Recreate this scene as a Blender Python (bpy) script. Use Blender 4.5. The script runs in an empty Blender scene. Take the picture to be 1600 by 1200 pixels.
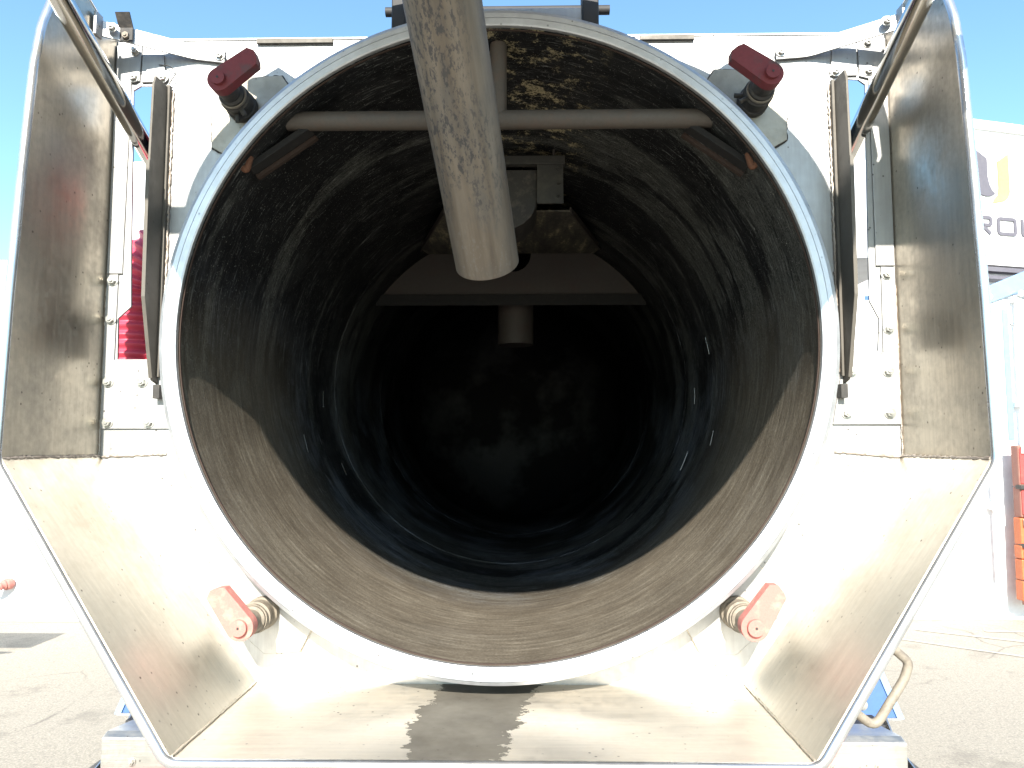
import bpy, bmesh, math, random
from mathutils import Vector, Matrix
random.seed(7)
R = math.radians
H = 1.7                       # eye height; every z below is written relative to it and lifted by H
# ------------------------------------------------------------------ camera, sky, sun, exposure
sc = bpy.context.scene
cam_d = bpy.data.cameras.new('camera'); cam = bpy.data.objects.new('camera', cam_d)
sc.collection.objects.link(cam); sc.camera = cam
cam_d.sensor_width = 36; cam_d.lens = 26.0; cam_d.clip_start = 0.02; cam_d.clip_end = 2000
cam.location = (0, 0, H); cam.rotation_euler = (R(90 + 4.7), 0, R(1.0))
SUN_EL, SUN_AZ = 33.0, 1.5
w = bpy.data.worlds.new('World'); sc.world = w; w.use_nodes = True
wn = w.node_tree; sky = wn.nodes.new('ShaderNodeTexSky'); sky.sky_type = 'NISHITA'; sky.sun_disc = False
sky.sun_elevation = R(SUN_EL); sky.sun_rotation = R(180 + SUN_AZ); sky.air_density = 1.0; sky.dust_density = 0.6; sky.ozone_density = 2.0
bg = wn.nodes['Background']; bg.inputs['Strength'].default_value = 0.10
tint = wn.nodes.new('ShaderNodeMix'); tint.data_type = 'RGBA'; tint.blend_type = 'MULTIPLY'; tint.inputs[0].default_value = 1
tint.inputs[7].default_value = (0.90, 1.09, 1.10, 1)
wn.links.new(sky.outputs[0], tint.inputs[6]); wn.links.new(tint.outputs[2], bg.inputs[0])
sl = bpy.data.lights.new('sun', 'SUN'); sl.energy = 4.6; sl.angle = R(0.5); sl.color = (1, 0.94, 0.84)
so = bpy.data.objects.new('sun', sl); sc.collection.objects.link(so)
so.rotation_euler = (R(90 - SUN_EL), 0, R(-SUN_AZ))
sc.view_settings.view_transform = 'Standard'; sc.view_settings.look = 'None'
sc.view_settings.exposure = 1.65; sc.view_settings.gamma = 1
sc.cycles.max_bounces = 8; sc.cycles.sample_clamp_indirect = 6

# ------------------------------------------------------------------ materials
def new_mat(name):
    m = bpy.data.materials.new(name); m.use_nodes = True
    nt = m.node_tree; b = nt.nodes['Principled BSDF']
    return m, nt, b
def N(nt, t, **kw):
    n = nt.nodes.new(t)
    for k, v in kw.items(): setattr(n, k, v)
    return n
def coords(nt, scale=(1, 1, 1), loc=(0, 0, 0)):
    tc = N(nt, 'ShaderNodeTexCoord'); mp = N(nt, 'ShaderNodeMapping')
    mp.inputs['Scale'].default_value = scale; mp.inputs['Location'].default_value = loc
    nt.links.new(tc.outputs['Object'], mp.inputs[0]); return mp.outputs[0]
def noise(nt, vec, scale, detail=4, rough=0.55):
    n = N(nt, 'ShaderNodeTexNoise'); n.inputs['Scale'].default_value = scale
    n.inputs['Detail'].default_value = detail; n.inputs['Roughness'].default_value = rough
    nt.links.new(vec, n.inputs['Vector']); return n.outputs['Fac']
def ramp(nt, fac, stops, interp='LINEAR'):
    r = N(nt, 'ShaderNodeValToRGB'); r.color_ramp.interpolation = interp
    e = r.color_ramp.elements
    while len(e) < len(stops): e.new(0.5)
    for el, (p, c) in zip(e, stops):
        el.position = p; el.color = (c, c, c, 1) if isinstance(c, (int, float)) else (*c, 1)
    nt.links.new(fac, r.inputs[0]); return r.outputs[0]
def mix(nt, fac, a, b, mode='MIX'):
    n = N(nt, 'ShaderNodeMix', data_type='RGBA', blend_type=mode)
    for s, v in ((n.inputs[0], fac), (n.inputs[6], a), (n.inputs[7], b)):
        if isinstance(v, (int, float)): s.default_value = v
        elif isinstance(v, tuple): s.default_value = (*v, 1)
        else: nt.links.new(v, s)
    return n.outputs[2]
def mth(nt, op, a, b=None, c=None):
    n = N(nt, 'ShaderNodeMath', operation=op)
    for i, v in enumerate((a, b, c)):
        if v is None: continue
        if isinstance(v, (int, float)): n.inputs[i].default_value = v
        else: nt.links.new(v, n.inputs[i])
    return n.outputs[0]
def bump(nt, b, h, strength=0.2, dist=0.002):
    n = N(nt, 'ShaderNodeBump'); n.inputs['Strength'].default_value = strength; n.inputs['Distance'].default_value = dist
    nt.links.new(h, n.inputs['Height']); nt.links.new(n.outputs[0], b.inputs['Normal'])

def steel(name, col=(0.60, 0.585, 0.56), rough=0.36, dirt=0.3, dirtcol=(0.16, 0.12, 0.08), grain=(3, 3, 120), metal=0.92, specks=True, bs=0.08, sheen=0.0):
    m, nt, b = new_mat(name)
    v = coords(nt); vs = coords(nt, grain)
    big = noise(nt, v, 3.2, 6, 0.62); fine = noise(nt, v, 60, 4, 0.6); streak = noise(nt, vs, 3.0, 3, 0.6)
    base = mix(nt, ramp(nt, streak, [(0.3, 0.0), (0.7, 1.0)]), tuple(c * 0.84 for c in col), col)
    d = mth(nt, 'MULTIPLY', ramp(nt, mth(nt, 'ADD', mth(nt, 'MULTIPLY', big, 0.75), mth(nt, 'MULTIPLY', fine, 0.25)), [(0.42, 0.0), (0.66, 1.0)]), dirt)
    base = mix(nt, d, base, dirtcol)
    mt = mth(nt, 'SUBTRACT', metal, mth(nt, 'MULTIPLY', d, metal * 0.9))
    if specks:
        vo = N(nt, 'ShaderNodeTexVoronoi'); vo.inputs['Scale'].default_value = 46
        nt.links.new(v, vo.inputs['Vector'])
        sel = ramp(nt, noise(nt, v, 14, 2), [(0.5, 0.0), (0.6, 1.0)])
        sp = mth(nt, 'MULTIPLY', ramp(nt, vo.outputs['Distance'], [(0.07, 1.0), (0.16, 0.0)]), sel)
        base = mix(nt, mth(nt, 'MULTIPLY', sp, 0.8), base, (0.05, 0.04, 0.035))
    nt.links.new(base, b.inputs['Base Color']); nt.links.new(mt, b.inputs['Metallic'])
    rg = mth(nt, 'ADD', mth(nt, 'MULTIPLY', streak, 0.12), mth(nt, 'ADD', rough - 0.06, mth(nt, 'MULTIPLY', d, 0.35)))
    nt.links.new(rg, b.inputs['Roughness'])
    bump(nt, b, mth(nt, 'ADD', streak, mth(nt, 'MULTIPLY', fine, 0.6)), bs, 0.002)
    return m
def paint(name, col, rough=0.4, wear=0.15, wearcol=(0.12, 0.09, 0.08), scale=20, metal=0.0, bs=0.1):
    m, nt, b = new_mat(name)
    v = coords(nt); n1 = noise(nt, v, scale, 6, 0.65); n2 = noise(nt, v, scale * 6, 3)
    d = mth(nt, 'MULTIPLY', ramp(nt, n1, [(0.5, 0.0), (0.68, 1.0)]), wear)
    base = mix(nt, ramp(nt, n2, [(0.3, 0.0), (0.7, 1.0)]), tuple(c * 0.86 for c in col), col)
    base = mix(nt, d, base, wearcol)
    nt.links.new(base, b.inputs['Base Color']); b.inputs['Metallic'].default_value = metal
    nt.links.new(mth(nt, 'ADD', rough, mth(nt, 'MULTIPLY', n1, 0.15)), b.inputs['Roughness'])
    bump(nt, b, n2, bs, 0.001)
    return m

M = {}
M['plate'] = steel('brushed_steel_plate', col=(0.43, 0.43, 0.43), rough=0.50, dirt=0.34, dirtcol=(0.26, 0.25, 0.235), grain=(40, 40, 2.5), bs=0.14)
M['gusset'] = steel('reflection_tinted_gusset', col=(0.36, 0.33, 0.28), rough=0.5, dirt=0.5, dirtcol=(0.13, 0.11, 0.09), grain=(12, 12, 12), bs=0.2)  # tan reflection painted into the upper gussets' colour
M['panel'] = steel('dirty_steel_panel', col=(0.57, 0.505, 0.41), rough=0.31, dirt=0.6, dirtcol=(0.15, 0.125, 0.10), grain=(30, 30, 2.0), bs=0.12)
M['lower'] = steel('lower_steel_panel', col=(0.60, 0.555, 0.47), rough=0.40, dirt=0.45, dirtcol=(0.34, 0.28, 0.19), grain=(3, 30, 3), bs=0.1)
M['ring'] = steel('machined_ring_steel', col=(0.60, 0.615, 0.64), rough=0.48, dirt=0.16, dirtcol=(0.2, 0.18, 0.15), grain=(9, 9, 9), bs=0.1)
M['lip'] = steel('polished_steel_edge', col=(0.72, 0.72, 0.72), rough=0.25, dirt=0.08, grain=(4, 4, 4), specks=False)
M['bolt'] = steel('zinc_bolt', col=(0.6, 0.59, 0.56), rough=0.35, dirt=0.2, specks=False)
M['fin'] = steel('grimy_steel_fin', col=(0.12, 0.11, 0.095), rough=0.55, dirt=0.85, dirtcol=(0.10, 0.09, 0.075), grain=(20, 20, 3), metal=0.35, bs=0.2)
M['weld'] = steel('weld_bead', col=(0.4, 0.36, 0.32), rough=0.5, dirt=0.6, dirtcol=(0.12, 0.07, 0.04), specks=False, bs=0.5)
M['bumper'] = steel('bumper_steel', col=(0.52, 0.50, 0.46), rough=0.42, dirt=0.5, dirtcol=(0.25, 0.22, 0.18))
M['red'] = paint('shaded_worn_red_paint', (0.15, 0.024, 0.030), 0.65, 0.9, (0.06, 0.05, 0.05), 16, bs=0.3)  # upper levers: hatch shade painted into the worn red
M['redpale'] = paint('sunlit_red_paint', (0.42, 0.155, 0.13), 0.7, 0.45, (0.42, 0.30, 0.23), 40)  # lower levers: same red paled to paint in full sun
M['redhose'] = paint('red_hose_rubber', (0.55, 0.06, 0.10), 0.4, 0.25, (0.2, 0.05, 0.05), 12)
M['blackrub'] = paint('black_greasy_metal', (0.03, 0.028, 0.026), 0.55, 0.5, (0.12, 0.10, 0.08), 30, bs=0.4)
M['grime'] = paint('tan_grimy_metal', (0.22, 0.19, 0.15), 0.6, 0.7, (0.08, 0.065, 0.05), 30, bs=0.5)
M['white'] = paint('white_painted_metal', (0.80, 0.80, 0.80), 0.45, 0.06, (0.5, 0.45, 0.4), 2)
M['whitebox'] = paint('pale_cabinet_paint', (0.62, 0.66, 0.72), 0.5, 0.1, (0.4, 0.4, 0.42), 3)
M['blue'] = paint('blue_painted_sheet', (0.035, 0.095, 0.26), 0.35, 0.12, (0.03, 0.05, 0.12), 10)
M['paleblue'] = paint('pale_blue_paint_and_shade', (0.16, 0.27, 0.44), 0.45, 0.1, (0.3, 0.35, 0.4), 4)  # hood flange paint; on the container it stands in for blue shade
M['black'] = paint('black_chassis_paint', (0.02, 0.02, 0.022), 0.6, 0.3, (0.06, 0.05, 0.04), 5)
M['orange'] = paint('orange_plastic', (0.46, 0.115, 0.035), 0.5, 0.2, (0.5, 0.3, 0.15), 12)
M['redblock'] = paint('red_plastic', (0.42, 0.05, 0.045), 0.5, 0.25, (0.35, 0.14, 0.1), 12)
M['brown'] = paint('brown_faded_plastic', (0.24, 0.10, 0.075), 0.6, 0.3, (0.3, 0.2, 0.15), 12)
M['grey'] = paint('grey_sign_paint', (0.10, 0.095, 0.115), 0.6, 0.05, (0.3, 0.3, 0.3), 3)
M['yellow'] = paint('pale_yellow_sign_paint', (0.46, 0.38, 0.13), 0.6, 0.05, (0.6, 0.6, 0.4), 3)
M['rubber'] = paint('tyre_rubber', (0.025, 0.025, 0.025), 0.8, 0.3, (0.07, 0.06, 0.05), 8)
M['rust'] = paint('rusty_steel', (0.036, 0.020, 0.014), 0.8, 0.7, (0.05, 0.035, 0.028), 30, bs=0.8)
M['rusty'] = paint('orange_rust', (0.13, 0.055, 0.03), 0.85, 0.5, (0.06, 0.035, 0.025), 40, bs=0.8)
M['nearblack'] = paint('near_black_steel', (0.010, 0.009, 0.009), 0.8, 0.4, (0.03, 0.026, 0.022), 30)
M['redmark'] = paint('red_marker_tape', (0.55, 0.06, 0.05), 0.4, 0.2, (0.4, 0.2, 0.15), 20)
def chrome():
    m, nt, b = new_mat('chromed_rod'); v = coords(nt)
    b.inputs['Base Color'].default_value = (0.66, 0.65, 0.62, 1); b.inputs['Metallic'].default_value = 1
    nt.links.new(mth(nt, 'ADD', 0.06, mth(nt, 'MULTIPLY', noise(nt, v, 30, 4), 0.10)), b.inputs['Roughness']); return m
M['chrome'] = chrome()
def zinc_pipe():
    m, nt, b = new_mat('galvanised_pipe_steel')
    v = coords(nt, (1, 1, 0.45)); vs = coords(nt, (7, 7, 0.5))
    a = noise(nt, v, 16, 8, 0.72); f = noise(nt, v, 130, 3, 0.7); s = noise(nt, vs, 4, 4, 0.6); pch = noise(nt, v, 4.5, 4)
    base = ramp(nt, s, [(0.3, (0.115, 0.088, 0.066)), (0.5, (0.175, 0.142, 0.11)), (0.72, (0.24, 0.20, 0.16))])
    base = mix(nt, ramp(nt, a, [(0.46, 0.0), (0.70, 0.7)]), base, (0.11, 0.105, 0.10))
    k = mth(nt, 'MULTIPLY', ramp(nt, f, [(0.5, 0.0), (0.6, 1.0)]), ramp(nt, pch, [(0.5, 0.0), (0.62, 0.8)]))
    base = mix(nt, k, base, (0.045, 0.045, 0.05))
    k2 = mth(nt, 'MULTIPLY', ramp(nt, f, [(0.36, 1.0), (0.44, 0.0)]), ramp(nt, pch, [(0.38, 1.0), (0.5, 0.0)]))
    base = mix(nt, mth(nt, 'MULTIPLY', k2, 0.25), base, (0.25, 0.25, 0.25))
    nt.links.new(base, b.inputs['Base Color']); b.inputs['Metallic'].default_value = 0.35
    nt.links.new(mth(nt, 'ADD', 0.42, mth(nt, 'MULTIPLY', a, 0.3)), b.inputs['Roughness'])
    bump(nt, b, f, 0.25, 0.001); return m
M['pipe'] = zinc_pipe()
CX, CZ = -0.066, 0.257         # tank axis
def tank_inside():
    # dark residue-coated shell: streaks run round the barrel (angle), bands follow its length (Y)
    m, nt, b = new_mat('residue_coated_tank_inside')
    tc = N(nt, 'ShaderNodeTexCoord'); sp = N(nt, 'ShaderNodeSeparateXYZ'); nt.links.new(tc.outputs['Object'], sp.inputs[0])
    ang = mth(nt, 'ARCTAN2', sp.outputs[0], sp.outputs[2])          # 0 at the crown
    def cyl(ka, ky, off=0):
        c = N(nt, 'ShaderNodeCombineXYZ')
        nt.links.new(mth(nt, 'MULTIPLY', sp.outputs[0], ka * 1.32), c.inputs[0]); nt.links.new(mth(nt, 'ADD', off, mth(nt, 'MULTIPLY', sp.outputs[1], ky)), c.inputs[1])
        nt.links.new(mth(nt, 'MULTIPLY', sp.outputs[2], ka * 1.32), c.inputs[2]); return c.outputs[0]
    bands = noise(nt, cyl(0.55, 5.5, 3.3), 1.0, 3, 0.5)
    fine = noise(nt, cyl(16, 150), 1.0, 6, 0.8)
    drag = noise(nt, cyl(5, 60, 7), 1.0, 6, 0.72)
    mid = noise(nt, cyl(3.0, 16, 9), 1.0, 6, 0.7)
    grit = noise(nt, tc.outputs['Object'], 170, 3, 0.75)
    blot = noise(nt, tc.outputs['Object'], 4.2, 6, 0.7)
    base = ramp(nt, mid, [(0.32, (0.0075, 0.0078, 0.009)), (0.55, (0.0135, 0.0137, 0.0145)), (0.75, (0.025, 0.025, 0.0245))])
    gband = mth(nt, 'MULTIPLY', ramp(nt, mth(nt, 'ADD', mth(nt, 'MULTIPLY', bands, 0.72), mth(nt, 'MULTIPLY', mid, 0.28)), [(0.525, 0.0), (0.565, 1.0)]),
                ramp(nt, mth(nt, 'ADD', mth(nt, 'MULTIPLY', grit, 0.5), mth(nt, 'MULTIPLY', fine, 0.5)), [(0.42, 0.05), (0.55, 1.0)]))
    base = mix(nt, mth(nt, 'MULTIPLY', gband, 0.75), base, (0.095, 0.097, 0.088))
    st = mth(nt, 'MULTIPLY', mth(nt, 'MAXIMUM', ramp(nt, fine, [(0.56, 0.0), (0.68, 1.0)]), ramp(nt, drag, [(0.60, 0.0), (0.68, 0.8)])), ramp(nt, blot, [(0.40, 0.0), (0.56, 1.0)]))
    base = mix(nt, mth(nt, 'MULTIPLY', st, 0.8), base, (0.26, 0.265, 0.255))
    dk = mth(nt, 'MULTIPLY', ramp(nt, fine, [(0.28, 1.0), (0.44, 0.0)]), 0.6)
    base = mix(nt, dk, base, (0.018, 0.017, 0.017))
    # dried mud flecks near the crown
    crown = ramp(nt, mth(nt, 'ABSOLUTE', mth(nt, 'SUBTRACT', ang, 0.13)), [(0.0, 1.0), (0.16, 1.0), (0.26, 0.0)])
    mudn = noise(nt, cyl(7, 10, 5), 1.0, 8, 0.85)
    mud = mth(nt, 'MULTIPLY', ramp(nt, mudn, [(0.535, 0.0), (0.57, 1.0)]), crown)
    mud = mth(nt, 'MULTIPLY', mud, ramp(nt, mth(nt, 'MULTIPLY', sp.outputs[1], 0.2), [(0.66, 1.0), (0.68, 0.0)]))
    mud = mth(nt, 'MULTIPLY', mud, ramp(nt, grit, [(0.38, 0.0), (0.5, 1.0)]))
    base = mix(nt, mth(nt, 'MULTIPLY', mud, 0.85), base, (0.42, 0.36, 0.22))
    # bright mineral specks
    sps = ramp(nt, noise(nt, tc.outputs['Object'], 240, 1, 0.5), [(0.70, 0.0), (0.74, 1.0)])
    base = mix(nt, mth(nt, 'MULTIPLY', sps, 0.6), base, (0.42, 0.42, 0.38))
    # sunlight painted in as pale silt on the mouth floor, shade further in
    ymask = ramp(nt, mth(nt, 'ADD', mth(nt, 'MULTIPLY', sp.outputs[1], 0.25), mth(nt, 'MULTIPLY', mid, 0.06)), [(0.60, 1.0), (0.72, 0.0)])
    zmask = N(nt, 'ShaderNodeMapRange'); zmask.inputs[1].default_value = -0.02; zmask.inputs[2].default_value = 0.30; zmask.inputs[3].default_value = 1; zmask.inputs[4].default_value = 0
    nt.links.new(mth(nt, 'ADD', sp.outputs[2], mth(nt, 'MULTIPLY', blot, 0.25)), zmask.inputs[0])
    litsilt = mth(nt, 'MULTIPLY', ymask, zmask.outputs[0])
    litsiltcol = ramp(nt, mth(nt, 'ADD', mth(nt, 'MULTIPLY', drag, 0.45), mth(nt, 'ADD', mth(nt, 'MULTIPLY', blot, 0.25), mth(nt, 'MULTIPLY', grit, 0.30))), [(0.36, (0.065, 0.054, 0.040)), (0.50, (0.125, 0.105, 0.080)), (0.60, (0.20, 0.175, 0.135)), (0.68, (0.34, 0.31, 0.25))])
    base = mix(nt, mth(nt, 'MULTIPLY', litsilt, 0.82), base, litsiltcol)
    deep = ramp(nt, mth(nt, 'MULTIPLY', sp.outputs[1], 0.2), [(0.62, 1.0), (0.80, 0.35), (1.0, 0.15)])  # shade deep in the barrel painted into the colour
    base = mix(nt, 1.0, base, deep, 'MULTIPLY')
    # pale scuffs with bluish sheen painted in, patchy along the lower half
    low = N(nt, 'ShaderNodeMapRange'); low.inputs[1].default_value = 0.25; low.inputs[2].default_value = -0.25
    nt.links.new(sp.outputs[2], low.inputs[0])
    pt = ramp(nt, noise(nt, cyl(2.2, 3.2, 11), 1.0, 5, 0.65), [(0.48, 0.0), (0.58, 1.0)])
    scf = ramp(nt, mth(nt, 'ADD', mth(nt, 'MULTIPLY', drag, 0.5), mth(nt, 'MULTIPLY', fine, 0.5)), [(0.42, 0.0), (0.60, 1.0)])
    sc_ = mth(nt, 'MULTIPLY', mth(nt, 'MULTIPLY', pt, scf), mth(nt, 'MULTIPLY', low.outputs[0], mth(nt, 'SUBTRACT', 1.0, litsilt)))
    base = mix(nt, mth(nt, 'MULTIPLY', sc_, 0.75), base, (0.15, 0.165, 0.19))
    base = mix(nt, ramp(nt, mth(nt, 'MULTIPLY', sp.outputs[1], 0.1), [(0.44, 0.0), (0.50, 1.0)]), base, (0.0045, 0.0045, 0.005))  # far dish goes near-black to paint in its shade
    nt.links.new(base, b.inputs['Base Color'])
    nt.links.new(mth(nt, 'ADD', 0.42, mth(nt, 'MULTIPLY', mid, 0.35)), b.inputs['Roughness'])
    nt.links.new(ramp(nt, noise(nt, cyl(1.6, 2.6, 4), 1.0, 4, 0.6), [(0.50, 0.06), (0.62, 0.34)]), b.inputs['Specular IOR Level'])
    bump(nt, b, mth(nt, 'ADD', fine, grit), 0.35, 0.002); return m
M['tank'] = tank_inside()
M['tanksteel'] = paint('soot_brown_steel', (0.045, 0.036, 0.031), 0.6, 0.5, (0.05, 0.03, 0.025), 12, bs=0.4)
M['tankpipe'] = paint('grey_brown_crossbar', (0.075, 0.062, 0.052), 0.55, 0.6, (0.09, 0.06, 0.045), 22, bs=0.4)
M['darkbox'] = paint('dark_greasy_box', (0.026, 0.024, 0.022), 0.5, 0.4, (0.09, 0.08, 0.06), 20, bs=0.3)
def mudplate():
    m, nt, b = new_mat('mud_streaked_plate'); v = coords(nt, (9, 1.3, 3)); n = noise(nt, v, 2.2, 7, 0.75); f = noise(nt, coords(nt), 60, 4, 0.8)
    base = ramp(nt, mth(nt, 'ADD', mth(nt, 'MULTIPLY', n, 0.7), mth(nt, 'MULTIPLY', f, 0.3)), [(0.42, (0.035, 0.032, 0.028)), (0.54, (0.10, 0.088, 0.065)), (0.62, (0.34, 0.29, 0.18))])
    nt.links.new(base, b.inputs['Base Color']); b.inputs['Roughness'].default_value = 0.75; bump(nt, b, f, 0.5, 0.003); return m
M['mudplate'] = mudplate()
def asphalt():
    m, nt, b = new_mat('pale_dusty_asphalt'); v = coords(nt)
    g = noise(nt, v, 75, 4, 0.85); g2 = noise(nt, v, 22, 5, 0.75); l = noise(nt, v, 0.7, 5, 0.6)
    base = ramp(nt, g, [(0.3, (0.15, 0.135, 0.11)), (0.5, (0.27, 0.243, 0.20)), (0.72, (0.44, 0.40, 0.335))])
    base = mix(nt, mth(nt, 'MULTIPLY', ramp(nt, g2, [(0.35, 1.0), (0.5, 0.0)]), 0.35), base, (0.13, 0.12, 0.11))
    base = mix(nt, mth(nt, 'MULTIPLY', ramp(nt, l, [(0.45, 0.0), (0.7, 1.0)]), 0.25), base, (0.29, 0.265, 0.22))
    st = ramp(nt, noise(nt, coords(nt, (1, 1, 1), (3, 8, 0)), 1.7, 7, 0.7), [(0.56, 0.0), (0.66, 0.5)])
    base = mix(nt, st, base, (0.14, 0.125, 0.105))
    vo = N(nt, 'ShaderNodeTexVoronoi'); vo.feature = 'DISTANCE_TO_EDGE'; vo.inputs['Scale'].default_value = 0.55
    wv = N(nt, 'ShaderNodeMix', data_type='VECTOR'); wv.inputs[0].default_value = 0.12
    nt.links.new(v, wv.inputs[4]); nz = N(nt, 'ShaderNodeTexNoise'); nz.inputs['Scale'].default_value = 2.5; nt.links.new(v, nz.inputs['Vector']); nt.links.new(nz.outputs['Color'], wv.inputs[5])
    nt.links.new(wv.outputs[1], vo.inputs['Vector'])
    crk = mth(nt, 'MULTIPLY', ramp(nt, vo.outputs['Distance'], [(0.0, 0.7), (0.005, 0.0)]), ramp(nt, l, [(0.48, 0.0), (0.56, 0.8)]))
    base = mix(nt, crk, base, (0.06, 0.052, 0.045))
    gs = ramp(nt, noise(nt, v, 28, 2, 0.5), [(0.26, 0.7), (0.30, 0.0)])
    base = mix(nt, gs, base, (0.09, 0.08, 0.07))
    nt.links.new(base, b.inputs['Base Color']); b.inputs['Roughness'].default_value = 0.85
    bump(nt, b, mth(nt, 'ADD', g, g2), 0.6, 0.006); return m
M['asphalt'] = asphalt()
M['seam'] = paint('faint_pale_joint', (0.36, 0.335, 0.29), 0.85, 0.7, (0.22, 0.2, 0.17), 9)
def wet_panel():
    # bottom plate of the tray with one wet, oily patch whose ragged edge is part of the surface
    m = steel('bottom_tray_steel', col=(0.66, 0.61, 0.53), rough=0.50, dirt=0.5, dirtcol=(0.42, 0.35, 0.24), grain=(2, 30, 3), bs=0.1)
    nt = m.node_tree; b = nt.nodes['Principled BSDF']
    tc = N(nt, 'ShaderNodeTexCoord'); sp = N(nt, 'ShaderNodeSeparateXYZ'); nt.links.new(tc.outputs['Object'], sp.inputs[0])
    v2 = coords(nt, (1, 1.5, 1)); rg = noise(nt, v2, 17, 5, 0.72)
    x = mth(nt, 'ADD', sp.outputs[0], mth(nt, 'MULTIPLY', mth(nt, 'SUBTRACT', rg, 0.5), 0.13))
    # left and right borders slant with depth
    y = sp.outputs[1]
    left = mth(nt, 'ADD', -0.245, mth(nt, 'MULTIPLY', mth(nt, 'ABSOLUTE', mth(nt, 'SUBTRACT', y, 1.58)), 0.16))
    right = mth(nt, 'SUBTRACT', 0.035, mth(nt, 'MULTIPLY', mth(nt, 'SUBTRACT', 1.85, y), 0.20))
    inside = mth(nt, 'MULTIPLY', mth(nt, 'GREATER_THAN', x, left), mth(nt, 'LESS_THAN', x, right))
    old = b.inputs['Base Color'].links[0].from_socket
    wet = mix(nt, ramp(nt, noise(nt, coords(nt), 9, 4), [(0.35, 0.0), (0.65, 1.0)]), (0.05, 0.045, 0.036), (0.10, 0.093, 0.077))
    nt.links.new(mix(nt, mth(nt, 'MULTIPLY', inside, 0.92), old, wet), b.inputs['Base Color'])
    om = b.inputs['Metallic'].links[0].from_socket
    nt.links.new(mth(nt, 'MULTIPLY', om, mth(nt, 'SUBTRACT', 1.0, mth(nt, 'MULTIPLY', inside, 0.97))), b.inputs['Metallic'])
    orr = b.inputs['Roughness'].links[0].from_socket
    nt.links.new(mth(nt, 'ADD', orr, mth(nt, 'MULTIPLY', inside, 0.05)), b.inputs['Roughness'])
    nt.links.new(mth(nt, 'SUBTRACT', 0.5, mth(nt, 'MULTIPLY', inside, 0.38)), b.inputs['Specular IOR Level'])
    return m
M['bottom'] = wet_panel()

# ------------------------------------------------------------------ mesh helpers (z relative to eye height)
def finish(name, bm, mat, parent=None, smooth=False, bevel=0, loc=None, autos=None):
    bmesh.ops.remove_doubles(bm, verts=bm.verts, dist=1e-5)
    bmesh.ops.recalc_face_normals(bm, faces=bm.faces)
    me = bpy.data.meshes.new(name)
    if smooth or autos:
        for f in bm.faces: f.smooth = True
        lim = R(autos or 38)
        for e in bm.edges:
            if len(e.link_faces) == 2 and e.link_faces[0].normal.angle(e.link_faces[1].normal, 0) > lim: e.smooth = False
    bm.to_mesh(me); bm.free()
    o = bpy.data.objects.new(name, me); sc.collection.objects.link(o); me.materials.append(mat)
    world = Vector(loc) if loc else Vector((0, 0, H))
    if parent:
        o.parent = parent
        pl = Vector((0, 0, 0)); p = parent
        while p: pl += p.location; p = p.parent
        o.location = world - pl
    else: o.location = world
    if bevel:
        md = o.modifiers.new('bevel', 'BEVEL'); md.width = bevel; md.segments = 2; md.limit_method = 'ANGLE'; md.angle_limit = R(35)
    return o
def label(o, text=None, cat=None, group=None, kind=None):
    if text: o['label'] = text
    if cat: o['category'] = cat
    if group: o['group'] = group
    if kind: o['kind'] = kind
    return o
def empty(name, loc, text, cat, group=None, parent=None):
    o = bpy.data.objects.new(name, None); sc.collection.objects.link(o); o.location = loc; o.empty_display_size = 0.1
    return label(o, text, cat, group)
def box(bm, x0, x1, y0, y1, z0, z1):
    vs = [bm.verts.new((x, y, z)) for x in (x0, x1) for y in (y0, y1) for z in (z0, z1)]
    for q in ((0, 1, 3, 2), (4, 6, 7, 5), (0, 4, 5, 1), (2, 3, 7, 6), (0, 2, 6, 4), (1, 5, 7, 3)): bm.faces.new([vs[i] for i in q])
def bx(name, dims, mat, parent=None, bevel=0.0):
    bm = bmesh.new(); box(bm, *dims); return finish(name, bm, mat, parent, bevel=bevel)
def slab(bm, outer, holes, y0, y1, place=None):
    """flat plate in XZ with holes, thickness y0..y1; place maps (x,y,z)->(x,y,z)"""
    place = place or (lambda x, y, z: (x, y, z))
    loops = [outer] + holes; A = []; B = []
    for lp in loops:
        A.append([bm.verts.new((x, 0, z)) for x, z in lp])
    es = []
    for lp in A:
        for i in range(len(lp)): es.append(bm.edges.new((lp[i], lp[(i + 1) % len(lp)])))
    r = bmesh.ops.triangle_fill(bm, use_beauty=True, use_dissolve=False, edges=es, normal=(0, 1, 0))
    front = [f for f in r['geom'] if isinstance(f, bmesh.types.BMFace)]
    mp = {}
    for lp in A:
        for v in lp: mp[v] = bm.verts.new((v.co.x, 1, v.co.z))
    for f in front: bm.faces.new([mp[v] for v in reversed(f.verts)])
    for lp in A:
        n = len(lp)
        for i in range(n): bm.faces.new((lp[i], lp[(i + 1) % n], mp[lp[(i + 1) % n]], mp[lp[i]]))
    for v, u in mp.items():
        x, z = v.co.x, v.co.z
        v.co = place(x, y0, z); u.co = place(x, y1, z)
def plate(name, outer, holes, y0, y1, mat, parent, bevel=0, place=None):
    bm = bmesh.new(); slab(bm, outer, holes, y0, y1, place); return finish(name, bm, mat, parent, bevel=bevel)
def circ(cx, cz, r, n=96, a0=0): return [(cx + r * math.cos(a0 + 2 * math.pi * i / n), cz + r * math.sin(a0 + 2 * math.pi * i / n)) for i in range(n)]
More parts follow.
